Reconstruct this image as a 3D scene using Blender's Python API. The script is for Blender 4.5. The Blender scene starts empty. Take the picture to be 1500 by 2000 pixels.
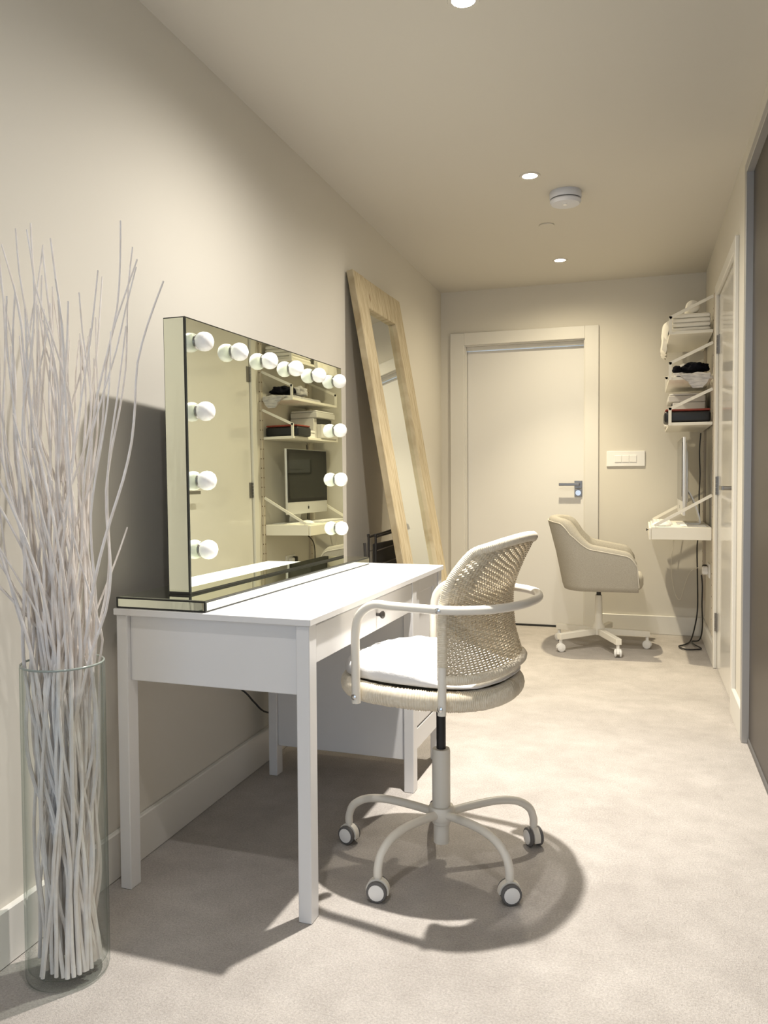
import bpy, bmesh, math, random
from mathutils import Vector, Matrix, noise
S = bpy.context.scene
COL = S.collection
PI = math.pi
R = math.radians
rnd = random.Random(7)

# ------------------------------------------------------------------ camera
F_PX, CY_PX, PITCH, YAW, ROLL = 1556.48, 986.985, .0338, .3115, -.0061
cam = bpy.data.cameras.new('camera'); co = bpy.data.objects.new('camera', cam); COL.objects.link(co)
cam.sensor_fit = 'HORIZONTAL'; cam.sensor_width = 36; cam.lens = 36*F_PX/1500
cam.shift_y = -(1000-CY_PX)/1500; cam.clip_start = .05
fw = Vector((-math.sin(YAW)*math.cos(PITCH), math.cos(YAW)*math.cos(PITCH), -math.sin(PITCH)))
rt = Vector((math.cos(YAW), math.sin(YAW), 0)); up = rt.cross(fw)
rt, up = math.cos(ROLL)*rt+math.sin(ROLL)*up, -math.sin(ROLL)*rt+math.cos(ROLL)*up
m = Matrix((rt, up, -fw)).transposed().to_4x4(); m.translation = (1.369, 0, 1.0866)
co.matrix_world = m; S.camera = co

# ------------------------------------------------------------------ light and exposure
W_ = bpy.data.worlds.new('world'); S.world = W_; W_.use_nodes = True
bg = W_.node_tree.nodes['Background']; bg.inputs[0].default_value = (.64, .79, 1.0, 1); bg.inputs[1].default_value = 1.2
vs = S.view_settings; vs.view_transform = 'Standard'; vs.look = 'None'; vs.gamma = 1; vs.exposure = .48
vs.use_curve_mapping = False
LAMP_W, SPILL_W = 165, 66
LAMPS = [(.88, .85, (1, .95, .90), .11, 2.4), (.88, 2.289, (1, .95, .875), 1.22, 1.15), (.885, 3.69, (1, .92, .775), .76, .8), (.88, 5.166, (1, .87, .61), .64, .9)]

# ------------------------------------------------------------------ materials
def mat(name, col, rough=.5, metal=0, spec=.5, bump=None, var=None, **kw):
    M = bpy.data.materials.new(name); M.use_nodes = True
    nt = M.node_tree; b = nt.nodes['Principled BSDF']
    b.inputs['Base Color'].default_value = (*col, 1); b.inputs['Roughness'].default_value = rough
    b.inputs['Metallic'].default_value = metal; b.inputs['Specular IOR Level'].default_value = spec
    for k, v in kw.items(): b.inputs[k.replace('_', ' ')].default_value = v
    tc = nt.nodes.new('ShaderNodeTexCoord')
    if var:                                   # (scale, second colour, detail[, stretch])
        n = nt.nodes.new('ShaderNodeTexNoise'); n.inputs['Scale'].default_value = var[0]; n.inputs['Detail'].default_value = var[2]
        mp = nt.nodes.new('ShaderNodeMapping'); mp.inputs['Scale'].default_value = var[3] if len(var) > 3 else (1, 1, 1)
        r = nt.nodes.new('ShaderNodeValToRGB'); r.color_ramp.elements[0].position = .35; r.color_ramp.elements[1].position = .65
        r.color_ramp.elements[0].color = (*col, 1); r.color_ramp.elements[1].color = (*var[1], 1)
        nt.links.new(tc.outputs['Object'], mp.inputs[0]); nt.links.new(mp.outputs[0], n.inputs['Vector'])
        nt.links.new(n.outputs['Fac'], r.inputs[0]); nt.links.new(r.outputs[0], b.inputs['Base Color'])
    if bump:                                  # (scale, strength, distance)
        n = nt.nodes.new('ShaderNodeTexNoise'); n.inputs['Scale'].default_value = bump[0]; n.inputs['Detail'].default_value = 4
        bp = nt.nodes.new('ShaderNodeBump'); bp.inputs['Strength'].default_value = bump[1]; bp.inputs['Distance'].default_value = bump[2]
        nt.links.new(tc.outputs['Object'], n.inputs['Vector']); nt.links.new(n.outputs['Fac'], bp.inputs['Height'])
        nt.links.new(bp.outputs[0], b.inputs['Normal'])
    return M

M = {}
M['wall'] = mat('wall_paint', (.68, .648, .58), .8, spec=.2, bump=(180, .05, .002))
M['ceil'] = mat('ceiling_paint', (.62, .59, .53), .85, spec=.15)
M['trim'] = mat('trim_paint', (.72, .70, .655), .35)
M['door'] = mat('door_paint', (.78, .765, .74), .30)
M['gloss'] = mat('gloss_door_paint', (.72, .70, .66), .10, spec=.75)
M['desk'] = mat('white_lacquer', (.74, .735, .735), .35)
M['cream'] = mat('cream_metal', (.80, .76, .68), .38)
M['shelfw'] = mat('shelf_white', (.82, .79, .71), .45)
M['white'] = mat('white_plastic', (.86, .85, .83), .35)
M['black'] = mat('black_plastic', (.012, .012, .013), .4)
M['rubber'] = mat('grey_rubber', (.13, .125, .122), .6)
M['chrome'] = mat('chrome', (.75, .75, .75), .18, 1)
M['nickel'] = mat('brushed_nickel', (.30, .29, .28), .32, 1)
M['alu'] = mat('aluminium', (.42, .41, .40), .45, .5)
M['silver'] = mat('anodised_silver', (.72, .72, .72), .4, .6)
M['mirror'] = mat('mirror_silver', (.82, .86, .74), .012, 1)
M['mirror2'] = mat('mirror_pane', (.84, .87, .84), .012, 1)
M['edge'] = mat('black_edge', (.012, .013, .011), .3)
M['bulb'] = mat('frosted_bulb', (.90, .89, .87), .35)
M['cushion'] = mat('white_cotton', (.78, .77, .765), .9, spec=.1, bump=(60, .25, .01))
M['towel'] = mat('white_towel', (.86, .83, .76), .95, spec=.05, bump=(300, .5, .004))
M['fabric'] = mat('oatmeal_fabric_shaded', (.44, .415, .365), .95, spec=.1, bump=(700, .5, .002), var=(260, (.37, .345, .295), 3))  # shell fabric darkened, the shade on its outside put into the colour
M['fabric_lit'] = mat('oatmeal_fabric_lit', (.58, .55, .49), .95, spec=.1, bump=(700, .5, .002))  # lighter copy of the same fabric, overhead light put into the colour
M['wicker'] = mat('rattan', (.72, .645, .51), .6, spec=.25, var=(90, (.62, .53, .39), 3))
M['wrap'] = mat('rattan_wrap', (.80, .73, .60), .6, spec=.25, var=(120, (.72, .64, .50), 3))
M['twig'] = mat('whitewashed_twig', (.86, .82, .79), .7, spec=.2, var=(30, (.78, .72, .67), 3))
M['panel'] = mat('smoked_panel', (.060, .050, .042), .38, spec=.22)
M['screen'] = mat('screen_glass', (.010, .011, .009), .06, spec=.22)
M['bezel'] = mat('screen_bezel', (.002, .002, .002), .06, spec=.18)
M['paper'] = mat('paper', (.85, .84, .82), .8)
M['printer'] = mat('printer_plastic', (.66, .64, .61), .45)
M['blackbox'] = mat('black_card', (.008, .009, .011), .42)
M['redlid'] = mat('red_card', (.22, .035, .02), .5)
M['garment_black'] = mat('black_cloth', (.010, .010, .014), .95, spec=.05)
M['garment_grey'] = mat('grey_cloth', (.42, .41, .42), .95, spec=.05, var=(26, (.60, .58, .57), 2, (1, 1, 6)))
M['rack'] = mat('rack_metal', (.028, .026, .026), .5)
M['wire'] = mat('grey_wire', (.24, .21, .19), .4, .5)
M['sensor'] = mat('detector_plastic', (.62, .63, .68), .45)
M['knob'] = mat('dark_knob', (.07, .065, .06), .35, .6)
M['rim'] = mat('glass_rim', (.30, .34, .31), .12, spec=.7)
M['rail'] = mat('shelf_rail', (.56, .50, .41), .5)
M['hole'] = mat('slot_dark', (.13, .085, .05), .8)
M['ink_gap'] = mat('dark_ink_and_gap', (.02, .02, .02), .8)
# carpet
def carpet():
    m_ = mat('carpet', (.6, .55, .5), 1, spec=.05); nt = m_.node_tree; b = nt.nodes['Principled BSDF']
    tc = nt.nodes.new('ShaderNodeTexCoord')
    def nz(scale, det, c0, c1, p0=.35, p1=.65):
        n = nt.nodes.new('ShaderNodeTexNoise'); n.inputs['Scale'].default_value = scale; n.inputs['Detail'].default_value = det; n.inputs['Roughness'].default_value = .62
        r = nt.nodes.new('ShaderNodeValToRGB'); r.color_ramp.elements[0].color = (*c0, 1); r.color_ramp.elements[1].color = (*c1, 1)
        r.color_ramp.elements[0].position = p0; r.color_ramp.elements[1].position = p1
        nt.links.new(tc.outputs['Object'], n.inputs['Vector']); nt.links.new(n.outputs['Fac'], r.inputs[0]); return n, r
    _, a = nz(3.2, 6, (.425, .395, .368), (.525, .492, .462), .3, .68)
    _, a2 = nz(11, 7, (.91, .905, .90), (1.04, 1.04, 1.04), .3, .65)
    _, c = nz(190, 4, (.80, .79, .78), (1.12, 1.12, 1.12), .3, .7)
    mx = nt.nodes.new('ShaderNodeMix'); mx.data_type = 'RGBA'; mx.blend_type = 'MULTIPLY'; mx.inputs[0].default_value = 1
    m0 = nt.nodes.new('ShaderNodeMix'); m0.data_type = 'RGBA'; m0.blend_type = 'MULTIPLY'; m0.inputs[0].default_value = 1
    nt.links.new(a.outputs[0], m0.inputs[6]); nt.links.new(a2.outputs[0], m0.inputs[7])
    nt.links.new(m0.outputs[2], mx.inputs[6]); nt.links.new(c.outputs[0], mx.inputs[7]); nt.links.new(mx.outputs[2], b.inputs['Base Color'])
    n = nt.nodes.new('ShaderNodeTexNoise'); n.inputs['Scale'].default_value = 330; n.inputs['Detail'].default_value = 3
    n2 = nt.nodes.new('ShaderNodeTexNoise'); n2.inputs['Scale'].default_value = 26; n2.inputs['Detail'].default_value = 5
    ad = nt.nodes.new('ShaderNodeMath'); ad.operation = 'ADD'
    bp = nt.nodes.new('ShaderNodeBump'); bp.inputs['Strength'].default_value = .7; bp.inputs['Distance'].default_value = .006
    for q in (n, n2): nt.links.new(tc.outputs['Object'], q.inputs['Vector'])
    nt.links.new(n.outputs['Fac'], ad.inputs[0]); nt.links.new(n2.outputs['Fac'], ad.inputs[1]); nt.links.new(ad.outputs[0], bp.inputs['Height']); nt.links.new(bp.outputs[0], b.inputs['Normal'])
    return m_
M['carpet'] = carpet()
def wood():
    m_ = mat('pale_pine', (.62, .47, .27), .6, spec=.25); nt = m_.node_tree; b = nt.nodes['Principled BSDF']
    tc = nt.nodes.new('ShaderNodeTexCoord'); mp = nt.nodes.new('ShaderNodeMapping'); mp.inputs['Scale'].default_value = (1, 9, .9)
    n = nt.nodes.new('ShaderNodeTexNoise'); n.inputs['Scale'].default_value = 7; n.inputs['Detail'].default_value = 6; n.inputs['Distortion'].default_value = .6
    r = nt.nodes.new('ShaderNodeValToRGB'); e = r.color_ramp.elements
    e[0].position = .3; e[0].color = (.36, .28, .165, 1); e[1].position = .60; e[1].color = (.54, .46, .31, 1)
    v = nt.nodes.new('ShaderNodeTexVoronoi'); v.inputs['Scale'].default_value = 3.1
    r2 = nt.nodes.new('ShaderNodeValToRGB'); r2.color_ramp.elements[0].position = .03; r2.color_ramp.elements[1].position = .09
    r2.color_ramp.elements[0].color = (.45, .33, .22, 1); r2.color_ramp.elements[1].color = (1, 1, 1, 1)
    mp2 = nt.nodes.new('ShaderNodeMapping'); mp2.inputs['Scale'].default_value = (1, 2.2, 1)
    mx = nt.nodes.new('ShaderNodeMix'); mx.data_type = 'RGBA'; mx.blend_type = 'MULTIPLY'; mx.inputs[0].default_value = 1
    L = nt.links.new
    L(tc.outputs['Object'], mp.inputs[0]); L(mp.outputs[0], n.inputs['Vector']); L(n.outputs['Fac'], r.inputs[0])
    L(tc.outputs['Object'], mp2.inputs[0]); L(mp2.outputs[0], v.inputs['Vector']); L(v.outputs['Distance'], r2.inputs[0])
    L(r.outputs[0], mx.inputs[6]); L(r2.outputs[0], mx.inputs[7]); L(mx.outputs[2], b.inputs['Base Color'])
    return m_
M['wood'] = wood()
def glass():                                   # thin clear glass: tinted pass-through plus fresnel reflection
    g = bpy.data.materials.new('clear_glass'); g.use_nodes = True; nt = g.node_tree; nt.nodes.remove(nt.nodes['Principled BSDF'])
    tr = nt.nodes.new('ShaderNodeBsdfTransparent'); gl = nt.nodes.new('ShaderNodeBsdfGlossy'); gl.inputs['Roughness'].default_value = .0
    lw_ = nt.nodes.new('ShaderNodeLayerWeight'); lw_.inputs['Blend'].default_value = .5
    rp = nt.nodes.new('ShaderNodeValToRGB'); rp.color_ramp.elements[0].color = (.985, .992, .988, 1); rp.color_ramp.elements[1].color = (.62, .70, .67, 1); rp.color_ramp.elements[0].position = .62
    pw = nt.nodes.new('ShaderNodeMath'); pw.operation = 'POWER'; pw.inputs[1].default_value = 4.5
    fr = nt.nodes.new('ShaderNodeMath'); fr.operation = 'MULTIPLY_ADD'; fr.inputs[1].default_value = .55; fr.inputs[2].default_value = .03; mx = nt.nodes.new('ShaderNodeMixShader')
    L = nt.links.new; L(lw_.outputs['Facing'], rp.inputs[0]); L(rp.outputs[0], tr.inputs[0]); L(lw_.outputs['Facing'], pw.inputs[0]); L(pw.outputs[0], fr.inputs[0]); L(fr.outputs[0], mx.inputs[0]); L(tr.outputs[0], mx.inputs[1]); L(gl.outputs[0], mx.inputs[2])
    L(mx.outputs[0], nt.nodes['Material Output'].inputs[0]); return g
M['glass'] = glass()
e = mat('lamp_glow', (1, 1, 1), .5); b = e.node_tree.nodes['Principled BSDF']
b.inputs['Emission Color'].default_value = (1, .90, .72, 1); b.inputs['Emission Strength'].default_value = 30; M['glow'] = e

# ------------------------------------------------------------------ geometry helpers
def link(name, me, material=None, parent=None, smooth=None):
    if material is not None: me.materials.append(M[material])
    if smooth is not None:
        me.shade_smooth(); me.set_sharp_from_angle(angle=R(smooth))
    o = bpy.data.objects.new(name, me); COL.objects.link(o)
    if parent is not None: o.parent = parent
    return o
def from_bm(name, bm, material, parent=None, smooth=35):
    bmesh.ops.recalc_face_normals(bm, faces=bm.faces[:])
    me = bpy.data.meshes.new(name); bm.to_mesh(me); bm.free()
    return link(name, me, material, parent, smooth)
def add_box(bm, x0, x1, y0, y1, z0, z1, bev=0, seg=1):
    t = bmesh.new()
    v = [t.verts.new(p) for p in ((x0,y0,z0),(x1,y0,z0),(x1,y1,z0),(x0,y1,z0),(x0,y0,z1),(x1,y0,z1),(x1,y1,z1),(x0,y1,z1))]
    for f in ((0,3,2,1),(4,5,6,7),(0,1,5,4),(1,2,6,5),(2,3,7,6),(3,0,4,7)): t.faces.new([v[i] for i in f])
    if bev: bmesh.ops.bevel(t, geom=t.edges[:], offset=bev, segments=seg, affect='EDGES', profile=.5)
    me = bpy.data.meshes.new('tmp'); t.to_mesh(me); t.free(); bm.from_mesh(me); bpy.data.meshes.remove(me)
def box(name, x0, x1, y0, y1, z0, z1, material, parent=None, bev=.0015, seg=1):
    bm = bmesh.new(); add_box(bm, x0, x1, y0, y1, z0, z1, bev, seg); return from_bm(name, bm, material, parent)
def prism(name, pts, z0, z1, material, parent=None, bev=0):
    bm = bmesh.new(); n = len(pts)
    a = [bm.verts.new((x, y, z0)) for x, y in pts]; c = [bm.verts.new((x, y, z1)) for x, y in pts]
    bm.faces.new(a[::-1]); bm.faces.new(c)
    for i in range(n): bm.faces.new((a[i], a[(i+1) % n], c[(i+1) % n], c[i]))
    if bev: bmesh.ops.bevel(bm, geom=bm.edges[:], offset=bev, segments=1, affect='EDGES', profile=.5)
    return from_bm(name, bm, material, parent)
def frames(pts, closed=False):
    n = len(pts); T = []
    for i in range(n):
        a = pts[(i-1) % n] if closed or i > 0 else pts[i]; c = pts[(i+1) % n] if closed or i < n-1 else pts[i]
        T.append((c-a).normalized())
    ref = Vector((0, 0, 1)) if abs(T[0].z) < .9 else Vector((1, 0, 0))
    N = [(ref - T[0]*ref.dot(T[0])).normalized()]
    for i in range(1, n):
        v = N[-1] - T[i]*N[-1].dot(T[i]); N.append(v.normalized() if v.length > 1e-6 else N[-1])
    return T, N
def add_tube(bm, pts, rad, sides=8, closed=False, caps=True):
    pts = [Vector(p) for p in pts]; T, N = frames(pts, closed); n = len(pts); rings = []
    for i in range(n):
        B = T[i].cross(N[i]); r = rad[i] if isinstance(rad, (list, tuple)) else rad
        rings.append([bm.verts.new(pts[i]+(N[i]*math.cos(2*PI*k/sides)+B*math.sin(2*PI*k/sides))*r) for k in range(sides)])
    for i in range(n if closed else n-1):
        a, c = rings[i], rings[(i+1) % n]
        for k in range(sides): bm.faces.new((a[k], a[(k+1) % sides], c[(k+1) % sides], c[k]))
    if caps and not closed: bm.faces.new(rings[0][::-1]); bm.faces.new(rings[-1])
def tube(name, pts, rad, material, parent=None, sides=8, closed=False):
    bm = bmesh.new(); add_tube(bm, pts, rad, sides, closed); return from_bm(name, bm, material, parent, 50)
def spline(pts, n=8, closed=False):
    P = [Vector(p) for p in pts]; out = []; L = len(P)
    for i in range(L if closed else L-1):
        g_ = lambda j: P[j % L] if closed else P[max(0, min(L-1, j))]
        p0, p1, p2, p3 = g_(i-1), g_(i), g_(i+1), g_(i+2)
        for k in range(n):
            t = k/n; out.append(.5*((2*p1)+(p2-p0)*t+(2*p0-5*p1+4*p2-p3)*t*t+(3*p1-p0-3*p2+p3)*t**3))
    if not closed: out.append(P[-1])
    return out
def resample(pts, step, closed=False):
    q = pts+[pts[0]] if closed else pts; out = [q[0].copy()]; acc = 0
    for a, c in zip(q, q[1:]):
        d = (c-a).length
        while acc+d >= step and d > 0:
            t = (step-acc)/d; a = a+(c-a)*t; out.append(a.copy()); d = (c-a).length; acc = 0
        acc += d
    return out
def wrapped(name, pts, r, material, parent, closed=False, pitch=.0045, sides=9):
    q = resample(pts, pitch/3, closed); rr = [r*(1+.045*math.cos(2*PI*i/3)+.02*noise.noise((i*.37, r*90, 0))) for i in range(len(q))]
    return tube(name, q, rr, material, parent, sides, closed)
def add_lathe(bm, prof, sides=24, cen=(0, 0, 0), cap=True):
    rings = []
    for r, z in prof:
        rings.append([bm.verts.new((cen[0]+max(r, 1e-4)*math.cos(2*PI*k/sides), cen[1]+max(r, 1e-4)*math.sin(2*PI*k/sides), cen[2]+z)) for k in range(sides)])
    for a, c in zip(rings, rings[1:]):
        for k in range(sides): bm.faces.new((a[k], a[(k+1) % sides], c[(k+1) % sides], c[k]))
    if cap: bm.faces.new(rings[0][::-1]); bm.faces.new(rings[-1])
def lathe(name, prof, material, parent=None, sides=24, cen=(0, 0, 0), cap=True, axis=None, smooth=40):
    bm = bmesh.new(); add_lathe(bm, prof, sides, (0, 0, 0), cap)
    if axis is not None: bmesh.ops.transform(bm, matrix=Vector((0, 0, 1)).rotation_difference(Vector(axis)).to_matrix().to_4x4(), verts=bm.verts)
    bmesh.ops.translate(bm, vec=cen, verts=bm.verts)
    return from_bm(name, bm, material, parent, smooth)
def superell(a, b_, n, k, N):
    t = 2*PI*k/N; c, s = math.cos(t), math.sin(t)
    return a*math.copysign(abs(c)**(2/n), c), b_*math.copysign(abs(s)**(2/n), s)
def tag(o, label, cat, group=None, kind=None):
    o['label'] = label; o['category'] = cat
    if group: o['group'] = group
    if kind: o['kind'] = kind
    return o
def thing(name, label, cat, loc=(0, 0, 0), rz=0, group=None):
    o = bpy.data.objects.new(name, None); COL.objects.link(o); o.location = loc; o.rotation_euler = (0, 0, rz); o.empty_display_size = .05
    return tag(o, label, cat, group)
def struct(o): o['kind'] = 'structure'; return o

# ------------------------------------------------------------------ the room
W, BK, H, NEAR = 1.782, 5.793, 2.4538, -1.6
lw = lambda y: -.0118*(y-2)                         # the left wall runs very slightly off square
struct(box('floor', -.35, 2.05, NEAR, 6.2, -.1, 0, 'carpet', bev=0))
struct(box('ceiling', -.35, 2.05, NEAR, 6.2, H, H+.1, 'ceil', bev=0))
struct(prism('wall_left', [(lw(NEAR), NEAR), (lw(6.2), 6.2), (-.3, 6.2), (-.3, NEAR)], 0, H, 'wall'))
struct(prism('baseboard_left', [(lw(NEAR)+.018, NEAR), (lw(BK)+.018, BK), (lw(BK), BK), (lw(NEAR), NEAR)], 0, .128, 'trim', bev=.003))
# back wall with door opening
DX0, DX1, DZ = .120, 1.006, 2.071
bm = bmesh.new(); add_box(bm, -.25, DX0, BK, 6.2, 0, H); add_box(bm, DX1, 1.95, BK, 6.2, 0, H); add_box(bm, DX0, DX1, BK, 6.2, DZ, H)
struct(from_bm('wall_back', bm, 'wall', smooth=None))
d1 = bpy.data.objects.new('door_1', None); COL.objects.link(d1); d1.location = (DX0, BK, 0); struct(d1)
w_ = DX1-DX0
box('door_leaf', .022, w_-.022, .07, .112, .012, 2.022, 'door', d1)
bm = bmesh.new()
add_box(bm, 0, .02, 0, .16, 0, DZ-.02, .002); add_box(bm, w_-.02, w_, 0, .16, 0, DZ-.02, .002); add_box(bm, 0, w_, 0, .16, DZ-.02, DZ, .002)
add_box(bm, .02, w_-.02, .032, .07, 2.026, DZ-.02, .002)
from_bm('door_lining', bm, 'trim', d1)
box('gap_shade', 0, w_, .06, .16, 0, .010, 'ink_gap', d1, 0)  # black strip painted in for the shade in the gap below the leaf
bm = bmesh.new(); t_ = .018
add_box(bm, .028-DX0, .013, -t_, 0, 0, 2.147, .003); add_box(bm, w_-.013, 1.088-DX0, -t_, 0, 0, 2.147, .003); add_box(bm, .013, w_-.013, -t_, 0, DZ-.013, 2.147, .003)
from_bm('door_casing', bm, 'trim', d1)
hx, hz = .945-DX0, 1.035
pl = box('handle_plate', hx-.027, hx+.027, .06, .07, hz-.027, hz+.027, 'nickel', d1)
lv = bmesh.new(); add_tube(lv, [(hx, .062, hz), (hx, .02, hz)], .010, 12); add_box(lv, hx-.132, hx+.010, .010, .022, hz-.009, hz+.011, .002); from_bm('lever', lv, 'nickel', pl)
pl = box('lock_plate', hx-.027, hx+.027, .06, .07, hz-.087, hz-.033, 'nickel', d1)
lathe('lock_ring', [(.019, 0), (.019, .008), (.012, .008), (.012, .003)], 'chrome', pl, 20, (hx, .06, hz-.06), True, (0, -1, 0))
# baseboard on the back wall and right wall
struct(box('baseboard_back', 1.088, W-.018, BK-.018, BK, 0, .128, 'trim', bev=.003))
RD0, RD1, RDZ = 3.945, 4.83, 2.095
bm = bmesh.new()
add_box(bm, W, 2.0, 3.548, RD0, 0, H); add_box(bm, W, 2.0, RD1, 6.2, 0, H); add_box(bm, W, 2.0, RD0, RD1, RDZ, H); add_box(bm, 1.825, 2.0, NEAR, 3.548, 0, H)
add_box(bm, W, 1.825, NEAR, 3.548, 2.345, H)
struct(from_bm('wall_right', bm, 'wall', smooth=None))
bm = bmesh.new(); add_box(bm, W-.018, W, 3.552, RD0-.062, 0, .128, .003); add_box(bm, W-.018, W, RD1+.062, BK, 0, .128, .003)
struct(from_bm('baseboard_right', bm, 'trim'))
d2 = bpy.data.objects.new('door_2', None); COL.objects.link(d2); d2.location = (W, RD0, 0); struct(d2)
dw = RD1-RD0
box('door_leaf', .001, .042, .004, dw-.004, .012, RDZ-.005, 'gloss', d2)
bm = bmesh.new(); add_box(bm, -.018, 0, -.062, -.001, 0, RDZ+.062, .003); add_box(bm, -.018, 0, dw+.001, dw+.062, 0, RDZ+.062, .003); add_box(bm, -.018, 0, -.001, dw+.001, RDZ+.001, RDZ+.062, .003)
from_bm('door_casing', bm, 'trim', d2)
box('door_stop', .045, .2, 0, dw, 0, RDZ, 'trim', d2, 0)
for hz in (1.822, 1.035, .265):
    hg = box('hinge', -.004, .001, dw-.036, dw-.002, hz-.052, hz+.052, 'nickel', d2, .001)
    bm = bmesh.new()
    for k in range(5): add_lathe(bm, [(.0065, .001), (.0065, .0195)], 10, (-.0065, dw+.001, hz-.052+k*.0208))
    from_bm('knuckle', bm, 'nickel', hg)
pl = box('handle_plate', -.007, .001, .035, .089, 1.005, 1.059, 'nickel', d2)
bm = bmesh.new(); add_tube(bm, [(0, .062, 1.032), (-.045, .062, 1.032)], .010, 12); add_box(bm, -.056, -.044, .052, .19, 1.022, 1.042, .002); from_bm('lever', bm, 'nickel', pl)
box('lock_plate', -.007, .001, .035, .089, .945, .999, 'nickel', d2)

# smoked sliding wardrobe door with aluminium frame
wd = thing('sliding_door', 'dark smoked wardrobe sliding door in an aluminium frame beside the glossy white door', 'sliding door', (1.80, 3.548, 0))
box('glass_panel', -.008, .002, -1.95, -.042, .02, 2.31, 'panel', wd, 0)
box('frame_stile', -.036, .012, -.046, 0, .0, 2.336, 'alu', wd, .002); box('frame_stile', -.036, .012, -1.99, -1.944, .0, 2.336, 'alu', wd, .002)
box('frame_rail', -.036, .012, -1.944, -.046, 2.296, 2.336, 'alu', wd, .002); box('frame_rail', -.014, .012, -1.944, -.046, 0, .022, 'rubber', wd, .001)

# light switch
sw = thing('light_switch', 'wide white switch plate with three rockers on the wall beside the far door', 'light switch', (1.27, BK, 1.213))
box('plate', -.1275, .1275, -.010, 0, -.053, .053, 'white', sw, .002)
for k in range(3): box('rocker', -.074+k*.050, -.027+k*.050, -.014, -.009, -.024, .024, 'white', sw, .0015)

# ceiling fittings
for i, (x, y, c, k, ks) in enumerate(LAMPS):
    nm = ['over the vase end', 'over the dressing desk', 'beside the smoke detector', 'in front of the far door'][i]
    if i >= 1:
        t = thing('downlight', 'small glowing round ceiling spotlight '+nm, 'ceiling light', (x, y, H), 0, 'ceiling spotlights')
        lathe('trim_ring', [(.034, -.003), (.045, -.004), (.047, 0), (.034, 0)], 'ceil', t, 28, cap=False)
        lathe('lamp_face', [(.0345, -.0015), (.0345, -.0005)], 'glow', t, 24)
    for nm_, en, ang in (('downlight_beam', LAMP_W*k, 82), ('downlight_spill', SPILL_W*k*ks, 165)):   # core beam and wide spill of one lamp
        L = bpy.data.lights.new(nm_, 'SPOT'); L.energy = en; L.color = c; L.spot_size = R(ang); L.spot_blend = 1.0; L.shadow_soft_size = .022
        lo = bpy.data.objects.new(nm_, L); COL.objects.link(lo); lo.location = (x, y, H-.012)
sd = thing('smoke_detector', 'round pale grey smoke detector on the ceiling', 'smoke detector', (1.02, 3.955, H))
lathe('base', [(.074, 0), (.076, -.006), (.076, -.030), (.073, -.034)], 'sensor', sd, 36)
lathe('vent_ring', [(.068, -.034), (.068, -.040)], 'rubber', sd, 36)
lathe('cover', [(.073, -.040), (.074, -.046), (.066, -.058), (.04, -.064), (.001, -.065)], 'sensor', sd, 36)
lathe('test_button', [(.010, -.063), (.010, -.067), (.001, -.068)], 'white', sd, 16, (.0, -.02, 0))
tag(lathe('ceiling_cap', [(.040, 0), (.042, -.003), (.040, -.006), (.001, -.007)], 'ceil', None, 32, (.878, 4.432, H)), 'flat white round cover plate on the ceiling behind the smoke detector', 'cover plate')

# ------------------------------------------------------------------ dressing desk
PX, PY = .6, 1.65
dk = thing('dressing_desk', 'long white dressing desk with one drawer and a panelled cabinet end', 'desk', (PX, PY, 0), -.0216)
def D(name, x0, x1, y0, y1, z0, z1, material='desk', parent=None, bev=.002):
    p = parent or dk; return box(name, x0-PX, x1-PX, y0-PY, y1-PY, z0, z1, material, p, bev)
D('desktop', .0489, .615, 1.752, 3.0, .732, .75)
for (x0, x1) in ((.0535, .0867), (.5738, .609)):
    for (y0, y1) in ((1.7587, 1.8023), (2.6115, 2.6575), (2.948, 2.992)):
        D('leg', x0, x1, y0, y1, 0, .732)
D('side_apron', .0867, .5738, 1.772, 1.790, .558, .732)
D('back_apron', .060, .075, 1.8023, 2.6115, .60, .732)
dr = D('drawer_front', .589, .606, 1.806, 2.608, .632, .727)
kb = lathe('knob', [(.005, 0), (.005, .010), (.011, .016), (.012, .021), (.008, .025), (.001, .026)], 'knob', dr, 18, (.606-PX, 2.25-PY, .680), True, (1, 0, 0))
D('drawer_box', .09, .589, 1.81, 2.605, .64, .722)
D('cabinet_side', .0867, .5738, 2.622, 2.640, .11, .732); D('cabinet_side', .0867, .5738, 2.962, 2.98, .11, .732)
D('cabinet_back', .062, .074, 2.6575, 2.948, .11, .732); D('cabinet_floor', .075, .585, 2.640, 2.962, .112, .13)
def framed(name, y0, y1, z0, z1, x=.604):
    f = bmesh.new(); s = .045
    o = lambda a, b_, c, d: add_box(f, x-.018-PX, x-PX, a-PY, b_-PY, c, d, .0015)
    o(y0, y0+s, z0, z1); o(y1-s, y1, z0, z1); o(y0+s, y1-s, z0, z0+s); o(y0+s, y1-s, z1-s, z1)
    fr = from_bm(name, f, 'desk', dk)
    box('inset_panel', x-.016-PX, x-.010-PX, y0+s-PY, y1-s-PY, z0+s, z1-s, 'desk', fr, 0)
    return fr
framed('cabinet_door', 2.660, 2.945, .215, .728)
D('cabinet_drawer', .586, .604, 2.660, 2.945, .135, .209)

# ------------------------------------------------------------------ vanity mirror
vm = thing('vanity_mirror', 'large mirror-clad vanity mirror with twelve white globe bulbs standing on the desk', 'vanity mirror', (.231, 1.85, .7505), -.027)
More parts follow.
